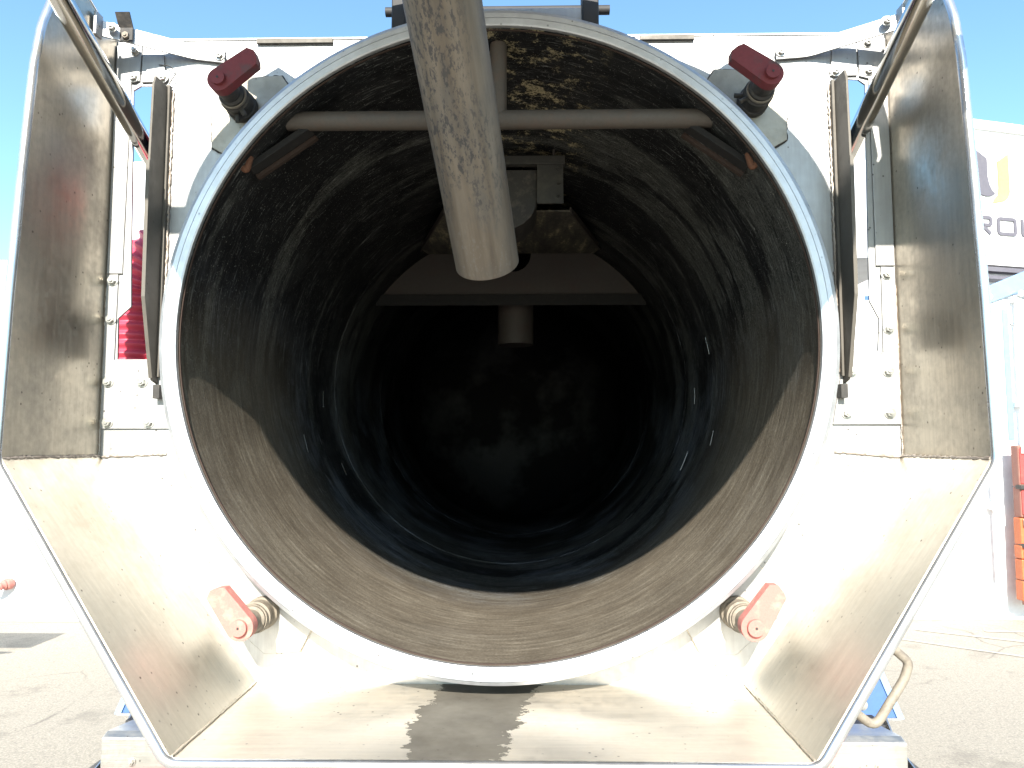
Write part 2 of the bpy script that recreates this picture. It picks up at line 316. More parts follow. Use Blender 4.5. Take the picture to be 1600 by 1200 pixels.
def revolve(bm, prof, n=160, c=(CX, CZ), closed=True):
    """profile of (r, y) spun about the tank axis"""
    rings = []
    for i in range(n):
        a = 2 * math.pi * i / n
        rings.append([bm.verts.new((c[0] + r * math.cos(a), y, c[1] + r * math.sin(a))) for r, y in prof])
    k = len(prof)
    for i in range(n):
        p, q = rings[i], rings[(i + 1) % n]
        for j in range(k if closed else k - 1):
            bm.faces.new((p[j], p[(j + 1) % k], q[(j + 1) % k], q[j]))
def tube(bm, pts, rad, seg=20, cap=True, radf=None):
    pts = [Vector(p) for p in pts]; rings = []; up = None
    for i, p in enumerate(pts):
        t = (pts[min(i + 1, len(pts) - 1)] - pts[max(i - 1, 0)]).normalized()
        if up is None: up = t.orthogonal().normalized()
        up = (up - t * up.dot(t)).normalized(); s = t.cross(up)
        r = radf(i) if radf else rad
        rings.append([bm.verts.new(p + r * (math.cos(2 * math.pi * j / seg) * up + math.sin(2 * math.pi * j / seg) * s)) for j in range(seg)])
    for a, b in zip(rings, rings[1:]):
        for j in range(seg): bm.faces.new((a[j], a[(j + 1) % seg], b[(j + 1) % seg], b[j]))
    if cap: bm.faces.new(rings[0]); bm.faces.new(rings[-1])
def tb(name, pts, rad, mat, parent, seg=24, **k):
    bm = bmesh.new(); tube(bm, pts, rad, seg, **k); return finish(name, bm, mat, parent, smooth=True)
def smooth_path(pts, n=10, bend=0.35):
    """round the corners of a polyline"""
    pts = [Vector(p) for p in pts]; out = [pts[0]]
    for a, b, c in zip(pts, pts[1:], pts[2:]):
        r = bend * min((b - a).length, (c - b).length)
        p, q = b + (a - b).normalized() * r, b + (c - b).normalized() * r
        for i in range(n + 1):
            t = i / n; out.append(p * (1 - t) ** 2 + b * 2 * t * (1 - t) + q * t * t)
    out.append(pts[-1]); return out
def strip(name, path, nrm, width, thick, mat, parent, wdir=None, bevel=0):
    """flat bar swept along path; width along wdir (per point fn or vector), thickness along nrm"""
    bm = bmesh.new(); rings = []
    for i, p in enumerate(path):
        p = Vector(p); wd = Vector(wdir(i) if callable(wdir) else wdir); nd = Vector(nrm(i) if callable(nrm) else nrm)
        rings.append([bm.verts.new(p + wd * a * width / 2 + nd * b * thick / 2) for a, b in ((-1, -1), (1, -1), (1, 1), (-1, 1))])
    for a, b in zip(rings, rings[1:]):
        for j in range(4): bm.faces.new((a[j], a[(j + 1) % 4], b[(j + 1) % 4], b[j]))
    bm.faces.new(rings[0]); bm.faces.new(rings[-1])
    return finish(name, bm, mat, parent, bevel=bevel)
def weldline(name, pts, parent, rad=0.004, step=0.006, mat=None):
    """a ragged bead along a polyline"""
    out = []; pts = [Vector(p) for p in pts]
    for a, b in zip(pts, pts[1:]):
        n = max(2, int((b - a).length / step))
        for i in range(n): out.append(a.lerp(b, i / n) + Vector([random.uniform(-1, 1) * rad * 0.3 for _ in range(3)]))
    out.append(pts[-1]); rr = [rad * random.uniform(0.65, 1.2) for _ in out]
    bm = bmesh.new(); tube(bm, out, rad, 8, radf=lambda i: rr[i]); return finish(name, bm, mat or M['weld'], parent, smooth=True)
def hexbolt(parent, x, y, z, r=0.010, mat=None):
    bm = bmesh.new(); a0 = random.random()
    slab(bm, circ(x, z, r * 1.45, 20), [], y - 0.002, y)
    slab(bm, circ(x, z, r, 6, a0), [], y - 0.010, y - 0.0025)
    slab(bm, circ(x, z, r * 0.5, 12), [], y - 0.013, y - 0.0105)
    return finish('bolt', bm, mat or M['bolt'], parent, bevel=0.001)

# ------------------------------------------------------------------ ground
gm = bmesh.new(); box(gm, -250, 250, -250, 250, -0.3, 0.0)
label(finish('ground', gm, M['asphalt'], loc=(0, 0, 0)), kind='structure')
for i, (a, b, wd) in enumerate((((3.6, 7.05), (6.2, 5.55), 0.035), ((4.2, 7.0), (7.5, 6.7), 0.03), ((3.3, 6.7), (6.0, 4.7), 0.025))):
    bm = bmesh.new(); A, B = Vector((*a, 0.004)), Vector((*b, 0.004)); s = (B - A).cross(Vector((0, 0, 1))).normalized() * wd
    bm.faces.new([bm.verts.new(p) for p in (A - s, B - s, B + s, A + s)])
    label(finish('path', bm, M['seam'], loc=(0, 0, 0)), kind='structure')

# ------------------------------------------------------------------ the tanker
T = empty('tanker_truck', (CX, 3.5, 0), 'steel vacuum tanker seen from behind, round rear hatch open on its dark tank', 'tanker truck')
PY = 1.85                     # plane of the rear plate
XL, XR = -1.071, 0.932
KZ = -0.03; BZ = -0.580; BL, BR = -0.660, 0.533; TZ = 1.058
# tank shell
bm = bmesh.new()
prof = [(0.7585, 1.7300), (0.7585, 1.745)] + [(0.7585, 1.9 + 0.3 * i) for i in range(12)]
for i in range(1, 11):
    a = math.pi / 2 * i / 10; prof.append((0.7585 * math.cos(a) + 0.0005, 5.2 + 0.34 * math.sin(a)))
prof += [(0.0005, 5.56)]
for i in range(9, -1, -1):
    a = math.pi / 2 * i / 10; prof.append((0.776 * math.cos(a), 5.2 + 0.36 * math.sin(a)))
prof += [(0.7762, 1.851), (0.7762, 1.7465), (0.7592, 1.7460), (0.7589, 1.7300)]
revolve(bm, [(r, y) for r, y in prof], 160, c=(0, 0))
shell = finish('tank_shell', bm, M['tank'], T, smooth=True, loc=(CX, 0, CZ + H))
for y in (3.18, 4.2):
    bm = bmesh.new(); revolve(bm, [(0.7590, y - 0.007), (0.7555, y), (0.7590, y + 0.007)], 128, c=(0, 0))
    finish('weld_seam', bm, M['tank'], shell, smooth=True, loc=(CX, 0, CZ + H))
# sealing ring
bm = bmesh.new()
revolve(bm, [(0.7765, 1.848), (0.803, 1.848), (0.803, 1.728), (0.8015, 1.7255), (0.7935, 1.7225), (0.7930, 1.7245), (0.7922, 1.7245), (0.7916, 1.7195),
             (0.7800, 1.7195), (0.7796, 1.7212), (0.7788, 1.7212), (0.7784, 1.7190), (0.7640, 1.7195), (0.7605, 1.7215), (0.7592, 1.7255), (0.7592, 1.7445), (0.7765, 1.7445)], 200)
ring = finish('sealing_ring', bm, M['ring'], T, smooth=True, autos=25)
bm = bmesh.new(); revolve(bm, [(0.7583, 1.7345), (0.7562, 1.7355), (0.7562, 1.7400), (0.7583, 1.7410)], 160)
finish('gasket', bm, M['rust'], ring, smooth=True)
# rear plate with the round opening and the two side slots
outer = [(XL, TZ), (XL, KZ), (BL, BZ), (BR, BZ), (XR, KZ), (XR, TZ)]
slotL = [(-1.024, 0.925), (-1.005, 0.937), (-0.935, 0.937), (-0.932, 0.216), (-1.035, 0.216), (-1.038, 0.322), (-1.006, 0.352), (-1.012, 0.5)]
slotR = [(0.800, 0.942), (0.860, 0.938), (0.877, 0.925), (0.870, 0.6), (0.866, 0.36), (0.888, 0.315), (0.882, 0.234), (0.800, 0.234)]
rear = plate('rear_plate', outer, [circ(CX, CZ, 0.7768, 128), slotL, slotR], PY, PY + 0.006, M['plate'], T)
strip('top_flange', [(XL + .004, PY + 0.02, TZ + .003), (XR - .004, PY + 0.02, TZ + .003)], (0, 0, 1), 0.046, 0.005, M['plate'], rear, wdir=(0, 1, 0))
for xs in ((-0.70, -0.50), (0.30, 0.44)):
    strip('edge_bar', [(xs[0], PY - 0.006, TZ - 0.006), (xs[1], PY - 0.006, TZ - 0.006)], (0, 1, 0), 0.012, 0.008, M['fin'], rear, wdir=(0, 0, 1))
# weld beads across the plate at the kinks
weldline('weld_bead', [(XL + .002, PY - .001, KZ), (-0.90, PY - .001, KZ + 0.006)], rear, 0.0035)
weldline('weld_bead', [(XR - .002, PY - .001, KZ), (0.765, PY - .001, KZ + 0.012)], rear, 0.0035)
# bolted cover plates on both sides
def cover(pts, bolts, y=PY):
    p = plate('cover_plate', pts, [], y - 0.006, y - 0.0005, M['plate'], T, bevel=0.001)
    for b in bolts: hexbolt(p, b[0], y - 0.006, b[1])
cover([(-1.068, 0.434), (-1.040, 0.434), (-1.041, 0.214), (-0.930, 0.214), (-0.893, 0.040), (-1.068, 0.040)],
      [(-1.053, 0.418), (-1.053, 0.318), (-1.053, 0.158), (-0.966, 0.158), (-1.050, 0.056), (-0.945, 0.056)])
cover([(0.896, 0.446), (0.929, 0.445), (0.929, 0.050), (0.762, 0.050), (0.797, 0.228), (0.893, 0.228)],
      [(0.908, 0.427), (0.908, 0.289), (0.812, 0.182), (0.902, 0.182), (0.797, 0.078), (0.902, 0.078)])
cover([(-1.069, 1.045), (-1.003, 1.045), (-1.006, 0.948), (-1.028, 0.944), (-1.030, 0.4365), (-1.069, 0.4365)], [(-1.021, 1.030), (-1.021, 0.958)])
cover([(-1.0005, 1.020), (-0.945, 1.020), (-0.938, 0.945), (-1.0005, 0.944)], [(-0.925 - 0.02, 0.9555)])
cover([(0.930, 1.045), (0.858, 1.045), (0.861, 0.944), (0.884, 0.938), (0.884, 0.449), (0.930, 0.449)], [(0.884, 1.034), (0.884, 0.958)])
cover([(0.8555, 1.020), (0.795, 1.020), (0.786, 0.946), (0.8555, 0.946)], [(0.800, 0.958)])

# fins beside the opening (thin guide plates square to the rear plate)
def fin(X, s):
    # outline in (depth, z)
    pts = [(PY - 0.0005, 0.925), (PY - 0.075, 0.925), (PY - 0.085, 0.90), (PY - 0.090, 0.70), (PY - 0.086, 0.36), (PY - 0.035, 0.16), (PY - 0.0005, 0.15)]
    bm = bmesh.new(); slab(bm, [(y, z) for y, z in pts], [], -0.003, 0.003, place=lambda a, t, z: (X + t, a, z))
    f = finish('guide_fin', bm, M['fin'], T, bevel=0.001)
    strip('fin_edge', [(X, PY - 0.0925, 0.70), (X, PY - 0.0885, 0.36), (X, PY - 0.038, 0.165)], (1, 0, 0), 0.006, 0.009, M['fin'], f, wdir=(0, 1, 0))
    strip('fin_foot', [(X + s * 0.0045, PY - 0.012, 0.93), (X + s * 0.0045, PY - 0.012, 0.17)], (0, 1, 0), 0.009, 0.012, M['fin'], f, wdir=(1, 0, 0))
    weldline('weld_bead', [(X + s * 0.011, PY - 0.003, 0.92), (X + s * 0.011, PY - 0.003, 0.18)], f, 0.004)
    bx('fin_clip', (X - 0.008 + s * .01, X + 0.008 + s * .01, PY - 0.03, PY - 0.001, 0.115, 0.149), M['blackrub'], f)
fin(-0.928, 1); fin(0.793, -1)

# folded surround: side walls, slanted walls, bottom wall and a rolled edge
sidep = [(PY + .004, 1.055), (1.79, 1.066), (1.70, 1.100), (1.655, 1.105), (1.618, 1.075), (1.590, 1.0), (1.565, .935), (1.547, .836), (1.527, .57), (1.510, .30), (1.498, KZ), (PY + .004, KZ)]
for X, s in ((XL, -1), (XR, 1)):
    bm = bmesh.new(); slab(bm, sidep, [], 0, 0.004, place=lambda a, t, z: (X + s * (t + 0.0005), a, z))
    p = finish('side_wall', bm, M['panel'], T)
    weldline('weld_bead', [(X - s * 0.002, PY, KZ + .002), (X - s * 0.001, 1.50, KZ + .002)], p, 0.0045)
    weldline('weld_bead', [(X - s * 0.001, PY - 0.002, KZ), (X - s * 0.001, PY - 0.002, 0.4)], p, 0.0025)
def quad(name, a, b, c, d, mat, th=0.004):
    bm = bmesh.new(); P = [Vector(q) for q in (a, b, c, d)]; n = (P[1] - P[0]).cross(P[3] - P[0]).normalized()
    v = [bm.verts.new(q) for q in P] + [bm.verts.new(q + n * th) for q in P]
    bm.faces.new(v[:4]); bm.faces.new(v[7:3:-1])
    for i in range(4): bm.faces.new((v[i], v[(i + 1) % 4], v[4 + (i + 1) % 4], v[4 + i]))
    return finish(name, bm, mat, T)
FY = 1.41
ql = quad('slanted_wall', (XL, 1.498, KZ - .001), (BL, FY, BZ), (BL, PY, BZ), (XL, PY, KZ - .001), M['lower'])
qr = quad('slanted_wall', (XR, 1.498, KZ - .001), (XR, PY, KZ - .001), (BR, PY, BZ), (BR, FY, BZ), M['lower'])
qb = quad('bottom_wall', (BL, FY, BZ), (BR, FY, BZ), (BR, PY, BZ), (BL, PY, BZ), M['bottom'], -0.004)
for x in (BL + .003, BR - .003):
    weldline('weld_bead', [(x, PY - .004, BZ + .003), (x, FY + .004, BZ + .003)], qb, 0.0028, mat=M['lower'])
fr = [(XL, y, z) for y, z in sidep[2:11]]
full = fr + [(BL, FY, BZ), (BR, FY, BZ)] + [(XR, y, z) for y, z in reversed(sidep[2:11])]
# round the kinks a little, then sweep
def rounded(pts):
    out = [Vector(pts[0])]
    for a, b, c in zip(pts, pts[1:], pts[2:]):
        a, b, c = Vector(a), Vector(b), Vector(c); r = min(0.018, (b - a).length * .4, (c - b).length * .4)
        p, q = b + (a - b).normalized() * r, b + (c - b).normalized() * r
        for i in range(5):
            t = i / 4; out.append(p * (1 - t) ** 2 + b * 2 * t * (1 - t) + q * t * t)
    out.append(Vector(pts[-1])); return out
fp = rounded(full)
def outdir(i):
    a, b = fp[max(i - 1, 0)], fp[min(i + 1, len(fp) - 1)]; t = b - a; t.y = 0
    if t.length < 1e-6: return Vector((0, 0, 1))
    t.normalize(); return Vector((t.z, 0, -t.x))
lipp = []
bm = bmesh.new(); rings = []
for i, p in enumerate(fp):
    o = outdir(i); y = Vector((0, 1, 0))
    rings.append([bm.verts.new(p + o * a + y * b) for a, b in ((-0.001, 0.002), (-0.0005, -0.004), (0.003, -0.008), (0.009, -0.0095), (0.015, -0.008), (0.0185, -0.003), (0.0185, 0.006), (0.0055, 0.006))])
for a, b in zip(rings, rings[1:]):
    for j in range(8): bm.faces.new((a[j], a[(j + 1) % 8], b[(j + 1) % 8], b[j]))
bm.faces.new(rings[0]); bm.faces.new(rings[-1])
finish('edge_trim', bm, M['lip'], T, smooth=True)
# top closing edges of the side walls
for X, s in ((XL, -1), (XR, 1)):
    tb('top_bead', [(X + s * .003, y, z + .004) for y, z in sidep[:4]], 0.005, M['lip'], T, seg=10)

# struts
def strut(X, lo, hi):
    a = Vector((X, *lo)); b = Vector((X, *hi)); d = (b - a).normalized()
    e = b + d * 0.62
    s = tb('hatch_strut', [a - d * 0.25, a + d * .62], 0.0245, M['chrome'], T, seg=40)
    tb('strut_rod', [a + d * .62, e], 0.014, M['chrome'], s, seg=24)
    bx('strut_mount', (X - .03, X + .03, (a - d * .30).y - .02, (a - d * .30).y + .06, (a - d * .30).z - .05, (a - d * .30).z + .04), M['black'], s, bevel=.006)
strut(-1.000, (1.88, 0.781), (1.506, 0.957)); strut(0.862, (1.90, 0.790), (1.546, 0.9625))

# bent flat straps between the side walls and the plate
def strap(p0, p1, p2, s):
    path = [Vector(p0), Vector(p1), Vector(p2)]
    pa = smooth_path(path, 6, 0.3)
    def nr(i):
        t = (pa[min(i + 1, len(pa) - 1)] - pa[max(i - 1, 0)]).normalized(); return t.cross(Vector((0, 0, 1))).normalized()
    o = strip('brace_strap', pa, nr, 0.040, 0.005, M['plate'], T, wdir=(0, 0, 1), bevel=0.001)
    hexbolt(o, p2[0] - s * 0.012, PY - 0.013, p2[2])
    hexbolt(o, p0[0] + s * 0.03, p0[1] - 0.004, p0[2], 0.009)
    bx('strap_tab', tuple(sorted((p0[0] - s * .004, p0[0] + s * .004))) + (p0[1] - 0.03, p0[1] + .0, p0[2] - .03, p0[2] + .03), M['plate'], o, bevel=.002)
    return o
sL = strap((-1.062, 1.760, 1.042), (-0.86, PY - .009, 1.022), (-0.782, PY - .0095, 1.012), 1)
strap((0.922, 1.762, 1.040), (0.73, PY - .009, 1.014), (0.648, PY - .0095, 1.008), -1)
strip('clip_bracket', [(-1.008, 1.775, 1.020), (-1.008, 1.775, 1.052), (-1.008, 1.755, 1.082)], (0, 1, 0.3), 0.036, 0.004, M['blackrub'], sL, wdir=(1, 0, 0))
hexbolt(sL, -1.006, 1.776, 1.030, 0.009, M['grime'])
# loose wire loop by the strap
tb('wire_loop', smooth_path([(-0.955, PY - .008, 0.99), (-0.925, PY - .012, 0.985), (-0.905, PY - .014, 0.965), (-0.925, PY - .012, 0.935)], 6), 0.0012, M['blackrub'], T, seg=6)

# four hatch clamps
def clamp(cx, cz, ang, upper):
    a = math.atan2(cz - CZ, cx - CX)
    # welded gusset behind the clamp
    rr = (0.806, 0.90, 0.955, 0.955, 0.90, 0.806); aa = (-0.135, -0.145, -0.07, 0.07, 0.145, 0.135)
    gp = [(CX + r * math.cos(a + q), CZ + r * math.sin(a + q)) for r, q in zip(rr, aa)]
    gr = [(x, z) for x, z in gp]
    g = plate('clamp_gusset', gr, [], PY - 0.010, PY - 0.0005, M['gusset'] if upper else M['plate'], T, bevel=0.001)
    weldline('weld_bead', [(x, PY - 0.004, z) for x, z in gr], g, 0.0035 if upper else .0022, mat=M['blackrub'] if upper else M['lower'])
    pm = M['blackrub'] if upper else M['grime']
    post = bmesh.new()
    prof = [(0.0, PY - 0.011), (0.039, PY - 0.011), (0.039, PY - 0.03), (0.035, PY - 0.034), (0.035, PY - 0.055), (0.037, PY - 0.058), (0.037, PY - 0.070), (0.031, PY - 0.073),
            (0.031, PY - 0.092), (0.025, PY - 0.096), (0.025, PY - 0.120), (0.028, PY - 0.123), (0.028, PY - 0.1355), (0.0, PY - 0.1355)]
    prof = [(max(r, .0004), y) for r, y in prof]
    revolve(post, prof, 40, c=(cx, cz), closed=False)
    po = finish('clamp_post', post, pm, T, smooth=True, autos=30)
    bm = bmesh.new(); revolve(bm, [(0.0315, PY - .079), (0.0345, PY - .079), (0.0345, PY - .086), (0.0315, PY - .086)], 32, c=(cx, cz)); finish('post_collar', bm, M['grime'], po, smooth=True, autos=30)
    for k in ((0, 1) if upper else ()):
        q = a + math.pi * .75 + (0.5 * k); x, z = cx + .045 * math.cos(q), cz + .045 * math.sin(q)
        tb('grease_nipple', [(cx + .03 * math.cos(q), PY - .05 - .02 * k, cz + .03 * math.sin(q)), (x + .01 * math.cos(q), PY - .05 - .02 * k, z + .01 * math.sin(q))], 0.006, pm, po, seg=10)
    # teardrop lever
    d = Vector((math.cos(ang), math.sin(ang))); n = Vector((-d.y, d.x)); c = Vector((cx, cz))
    L = 0.102 if upper else 0.100; r0 = 0.0285 if upper else .031; r1 = 0.0235; pts = []
    for i in range(17):
        t = math.pi / 2 + math.pi * i / 16 - 0.1 * (1 - i / 8); pts.append(c + d * r0 * math.cos(t) + n * r0 * math.sin(t))
    pts += [c + d * (L - .008) - n * r1, c + d * L - n * (r1 - .012), c + d * (L + .006) + n * (r1 - .016), c + d * (L - .004) + n * r1]
    lv = plate('clamp_lever', [(p.x, p.y) for p in pts], [], PY - 0.166, PY - 0.136, M['red'] if upper else M['redpale'], po, bevel=0.005)
    bm = bmesh.new(); slab(bm, circ(cx, cz, 0.0165 if upper else .0185, 32), [], PY - 0.176, PY - 0.1655); finish('pivot_pin', bm, M['red'] if upper else M['redpale'], po, bevel=.002)
    bm = bmesh.new(); slab(bm, circ(cx, cz, 0.003, 10), [], PY - 0.1772, PY - 0.1765); finish('pin_centre', bm, M['blackrub'], po)
clamp(-0.728, 0.869, R(37), True); clamp(0.582, 0.872, R(145), True)
clamp(-0.640, -0.408, R(127), False); clamp(0.509, -0.403, R(56), False)

# fittings inside the tank mouth
cb = tb('cross_tube', [(CX - .533, 1.80, .815), (CX + .533, 1.80, .815)], 0.0235, M['tankpipe'], T, seg=28)
tb('support_post', [(CX, 1.80, .815), (CX, 1.80, 1.012)], 0.021, M['tankpipe'], T, seg=24)
for s in (-1, 1):
    a = Vector((CX + s * .478, 1.815, .802)); b = Vector((CX + s * .624, 1.80, .690))
    t = (b - a).normalized(); nn = Vector((t.z, 0, -t.x)) * s
    br = strip('end_bracket', [a, b], (0, 1, 0), 0.016, 0.04, M['nearblack'], T, wdir=nn, bevel=.002)
    strip('bracket_flange', [a + nn * .012 + Vector((0, .03, 0)), b + nn * .012 + Vector((0, .03, 0))], (0, 1, 0), 0.010, 0.014, M['rust'], br, wdir=nn)
    tb('rusty_hook', smooth_path([b + Vector((s * -.012, -.034, .020)), b + Vector((s * -.004, -.036, -.016)), b + Vector((s * .012, -.036, -.002)), b + Vector((s * .026, -.030, .020))], 5), 0.0085, M['rusty'], br, seg=10)
# level box hanging under the crown
y0 = 2.42; z1 = 0.972
lb = bx('level_box', (CX - .20, CX + .202, y0, y0 + .03, z1 - .03, z1), M['darkbox'], T, bevel=.002)
bx('box_side', (CX + .108, CX + .196, y0 + .004, y0 + .012, z1 - .165, z1 - .0305), M['darkbox'], lb)
bx('box_side', (CX - .196, CX - .108, y0 + .004, y0 + .012, z1 - .165, z1 - .0305), M['darkbox'], lb)
for dz in (.045, .095, .14): hexbolt(lb, CX + .18, y0 + .004, z1 - dz, .006, M['darkbox'])
tb('hanger_rod', [(CX + .165, y0 + .015, z1), (CX + .165, y0 + .015, z1 + .05)], 0.004, M['tankpipe'], lb, seg=8)
bm = bmesh.new(); arc = [(CX - .11, z1 - .031), (CX + .11, z1 - .031)] + [(CX + .11 * math.cos(t * math.pi / 10), z1 - .13 - .11 * math.sin(t * math.pi / 10)) for t in range(11)]
slab(bm, arc, [], y0 + .05, y0 + .25); finish('float_chamber', bm, M['blackrub'], lb, bevel=.004)
# partial bulkhead further in
by = 3.46; ch = 0.705; rr_ = 0.7578
a1 = math.asin((ch - CZ) / rr_); seg = [(CX + rr_ * math.cos(a1 + (math.pi - 2 * a1) * i / 40), CZ + rr_ * math.sin(a1 + (math.pi - 2 * a1) * i / 40)) for i in range(41)]
bh = plate('bulkhead', seg, [circ(CX + .01, .905, .085, 40)], by, by + .006, M['tanksteel'], T)
hw = math.sqrt(rr_ ** 2 - (0.66 - CZ) ** 2) - .003
strip('bulkhead_flange', [(CX - hw, by - .012, .683), (CX + hw, by - .012, .683)], (0, 1, .4), .05, .005, M['nearblack'], bh, wdir=(0, -.25, 1))  # near-black paints in the shade on the down-facing flange
tb('outlet_stub', [(-0.045, 3.62, .70), (-0.045, 3.62, .49)], 0.088, M['tanksteel'], T, seg=36)

# sloping deflector plate between the level box and the bulkhead
bm = bmesh.new()
P = [(-.29, 2.60, .835), (.165, 2.60, .835), (.375, 3.45, .905), (-.505, 3.45, .905)]
v = [bm.verts.new(p) for p in P] + [bm.verts.new((p[0], p[1], p[2] + .006)) for p in P]
bm.faces.new(v[:4]); bm.faces.new(v[7:3:-1])
for i in range(4): bm.faces.new((v[i], v[(i + 1) % 4], v[4 + (i + 1) % 4], v[4 + i]))
dfl = finish('deflector_plate', bm, M['mudplate'], T)
for x0, x1 in ((-.29, -.505), (.165, .375)):
    strip('plate_rib', [(x0, 2.60, .840), (x1, 3.45, .910)], (1, 0, 0), .022, .006, M['tanksteel'], dfl, wdir=(0, 0, 1))
# short scrape marks left by tools on the shell
for (a0_, a1_, y_) in ((-112, -107, 2.62), (-98, -93, 2.98), (110, 106, 2.60), (97, 92, 3.0), (84, 79, 2.75), (118, 112, 2.9), (-120, -116, 3.0)):
    tb('scrape_mark', [(CX + .7572 * math.sin(R(a0_ + (a1_ - a0_) * k / 8)), y_ + .002 * k, CZ + .7572 * math.cos(R(a0_ + (a1_ - a0_) * k / 8))) for k in range(9)], .0016, M['bolt'], shell, seg=6)

# the open hatch overhead, with its discharge pipe
DZ = 1.125; DY = 0.89
hd = bmesh.new(); n = 96; rad = [(0.0005, .150), (.2, .142), (.4, .115), (.6, .068), (.74, .02), (.80, 0.0), (.842, 0.0), (.842, -.035), (.800, -.035), (.79, -.012), (.6, .052), (.4, .10), (.2, .128), (.0005, .135)]
rings = [[hd.verts.new((CX + r * math.cos(2 * math.pi * i / n), DY + r * math.sin(2 * math.pi * i / n), DZ + .035 + h)) for r, h in rad] for i in range(n)]
for i in range(n):
    p, q = rings[i], rings[(i + 1) % n]
    for j in range(len(rad) - 1): hd.faces.new((p[j], p[j + 1], q[j + 1], q[j]))
hatch = finish('rear_hatch', hd, M['ring'], T, smooth=True)
for x0, x1 in ((-.335, -.300), (.146, .187)):
    bx('hinge_arm', (x0, x1, 1.775, 1.84, 1.035, 1.26), M['black'], hatch, bevel=.004)
for q in (47, 133):
    c_, s_ = math.cos(R(q)), math.sin(R(q)); ctr = Vector((CX, DY, 0)); dd = Vector((c_, s_, 0)); nn_ = Vector((-s_, c_, 0))
    strip('clamp_lug', [ctr + dd * .843 + Vector((0, 0, DZ + .012)), ctr + dd * .915 + Vector((0, 0, DZ + .012))], (0, 0, 1), .11, .03, M['plate'], hatch, wdir=nn_, bevel=.004)
bx('hinge_plate', (-.299, .145, 1.79, 1.798, 1.062, 1.103), M['plate'], hatch, bevel=.001)
tb('hinge_bar', [(-.36, 1.83, 1.12), (.22, 1.83, 1.12)], .012, M['black'], hatch, seg=16)
for X, s in ((-1.0, -1), (.862, 1)):
    x0, x1 = sorted((X, CX + s * .80)); bx('strut_arm', (x0 - .02, x1 + .02, .93, .99, DZ + .01, DZ + .05), M['black'], hatch, bevel=.004)
# latch plate on the hatch's right flank (throws the windowed shadow)
wpl = [(.842, 1.245), (.905, 1.235), (.915, 1.13), (.925, .93), (.930, .905), (.842, .905)]
plate('latch_plate', [(.84, 1.30), (.90, 1.285), (.92, 1.20), (.925, 1.09), (.94, 1.085), (.94, 1.06), (.93, 1.055), (.955, 1.03), (.93, 1.0), (.93, .905), (.84, .905)],
      [[(.848, 1.215), (.886, 1.215), (.892, 1.13), (.884, 1.115), (.868, 1.12), (.852, 1.15)]], 1.22, 1.232, M['black'], hatch)
A = Vector((-0.086, 1.677, .415)); B = Vector((-0.152, 1.30, .822)); d = (A - B).normalized()
bm = bmesh.new(); e1 = B - d * .42
def ringat(p, r):
    up = Vector((1, 0, 0)); up = (up - d * up.dot(d)).normalized(); s = d.cross(up)
    return [bm.verts.new(p + r * (math.cos(2 * math.pi * j / 64) * up + math.sin(2 * math.pi * j / 64) * s)) for j in range(64)]
rs = [ringat(e1, .073), ringat(A - d * .001, .073), ringat(A, .0722), ringat(A, .0695), ringat(e1, .0695)]
for a, b in zip(rs, rs[1:] + rs[:1]):
    for j in range(64): bm.faces.new((a[j], a[(j + 1) % 64], b[(j + 1) % 64], b[j]))
q = Vector((0, 0, 1)).rotation_difference(d)
bmesh.ops.translate(bm, verts=bm.verts, vec=-A); bmesh.ops.rotate(bm, verts=bm.verts, cent=(0, 0, 0), matrix=q.inverted().to_matrix())
dp = finish('discharge_pipe', bm, M['pipe'], T, smooth=True, autos=30, loc=(A.x, A.y, A.z + H))
dp.rotation_mode = 'QUATERNION'; dp.rotation_quaternion = q

# pale cabinets behind the slots, bumper, blue hoods, chassis
cab = bx('side_cabinet', (-1.33, -.93, 2.25, 4.6, .10, .895), M['whitebox'], T, bevel=.01)
cab2 = bx('side_cabinet', (.80, 1.20, 2.25, 4.6, .57, .885), M['whitebox'], T, bevel=.01)
bx('cabinet_latch', (-1.06, -1.02, 2.24, 2.25, .60, .64), M['black'], cab); bx('cabinet_latch', (.94, .98, 2.24, 2.25, .70, .76), M['black'], cab2)
BX0, BX1 = -1.285, 1.135
bm = bmesh.new()
slab(bm, [(2.30, -.885), (2.30, -.985), (2.32, -1.0), (2.46, -1.0), (2.50, -.905), (2.48, -.895), (2.33, -.875)], [], BX0, BX1, place=lambda a, t, z: (t, a, z))
bmp = finish('bumper', bm, M['bumper'], T, bevel=.004)
bx('marker_strip', (BX0, BX1, 2.292, 2.2985, -1.13, -.975), M['redmark'], bmp)
bx('bumper_backing', (BX0 - .02, BX1 + .02, 2.47, 2.60, -1.2, -.895), M['black'], bmp, bevel=.004)
for x in (-1.19, -1.02, .62, .77, .92, 1.05): hexbolt(bmp, x, 2.299, -.955, .009, M['bumper'])
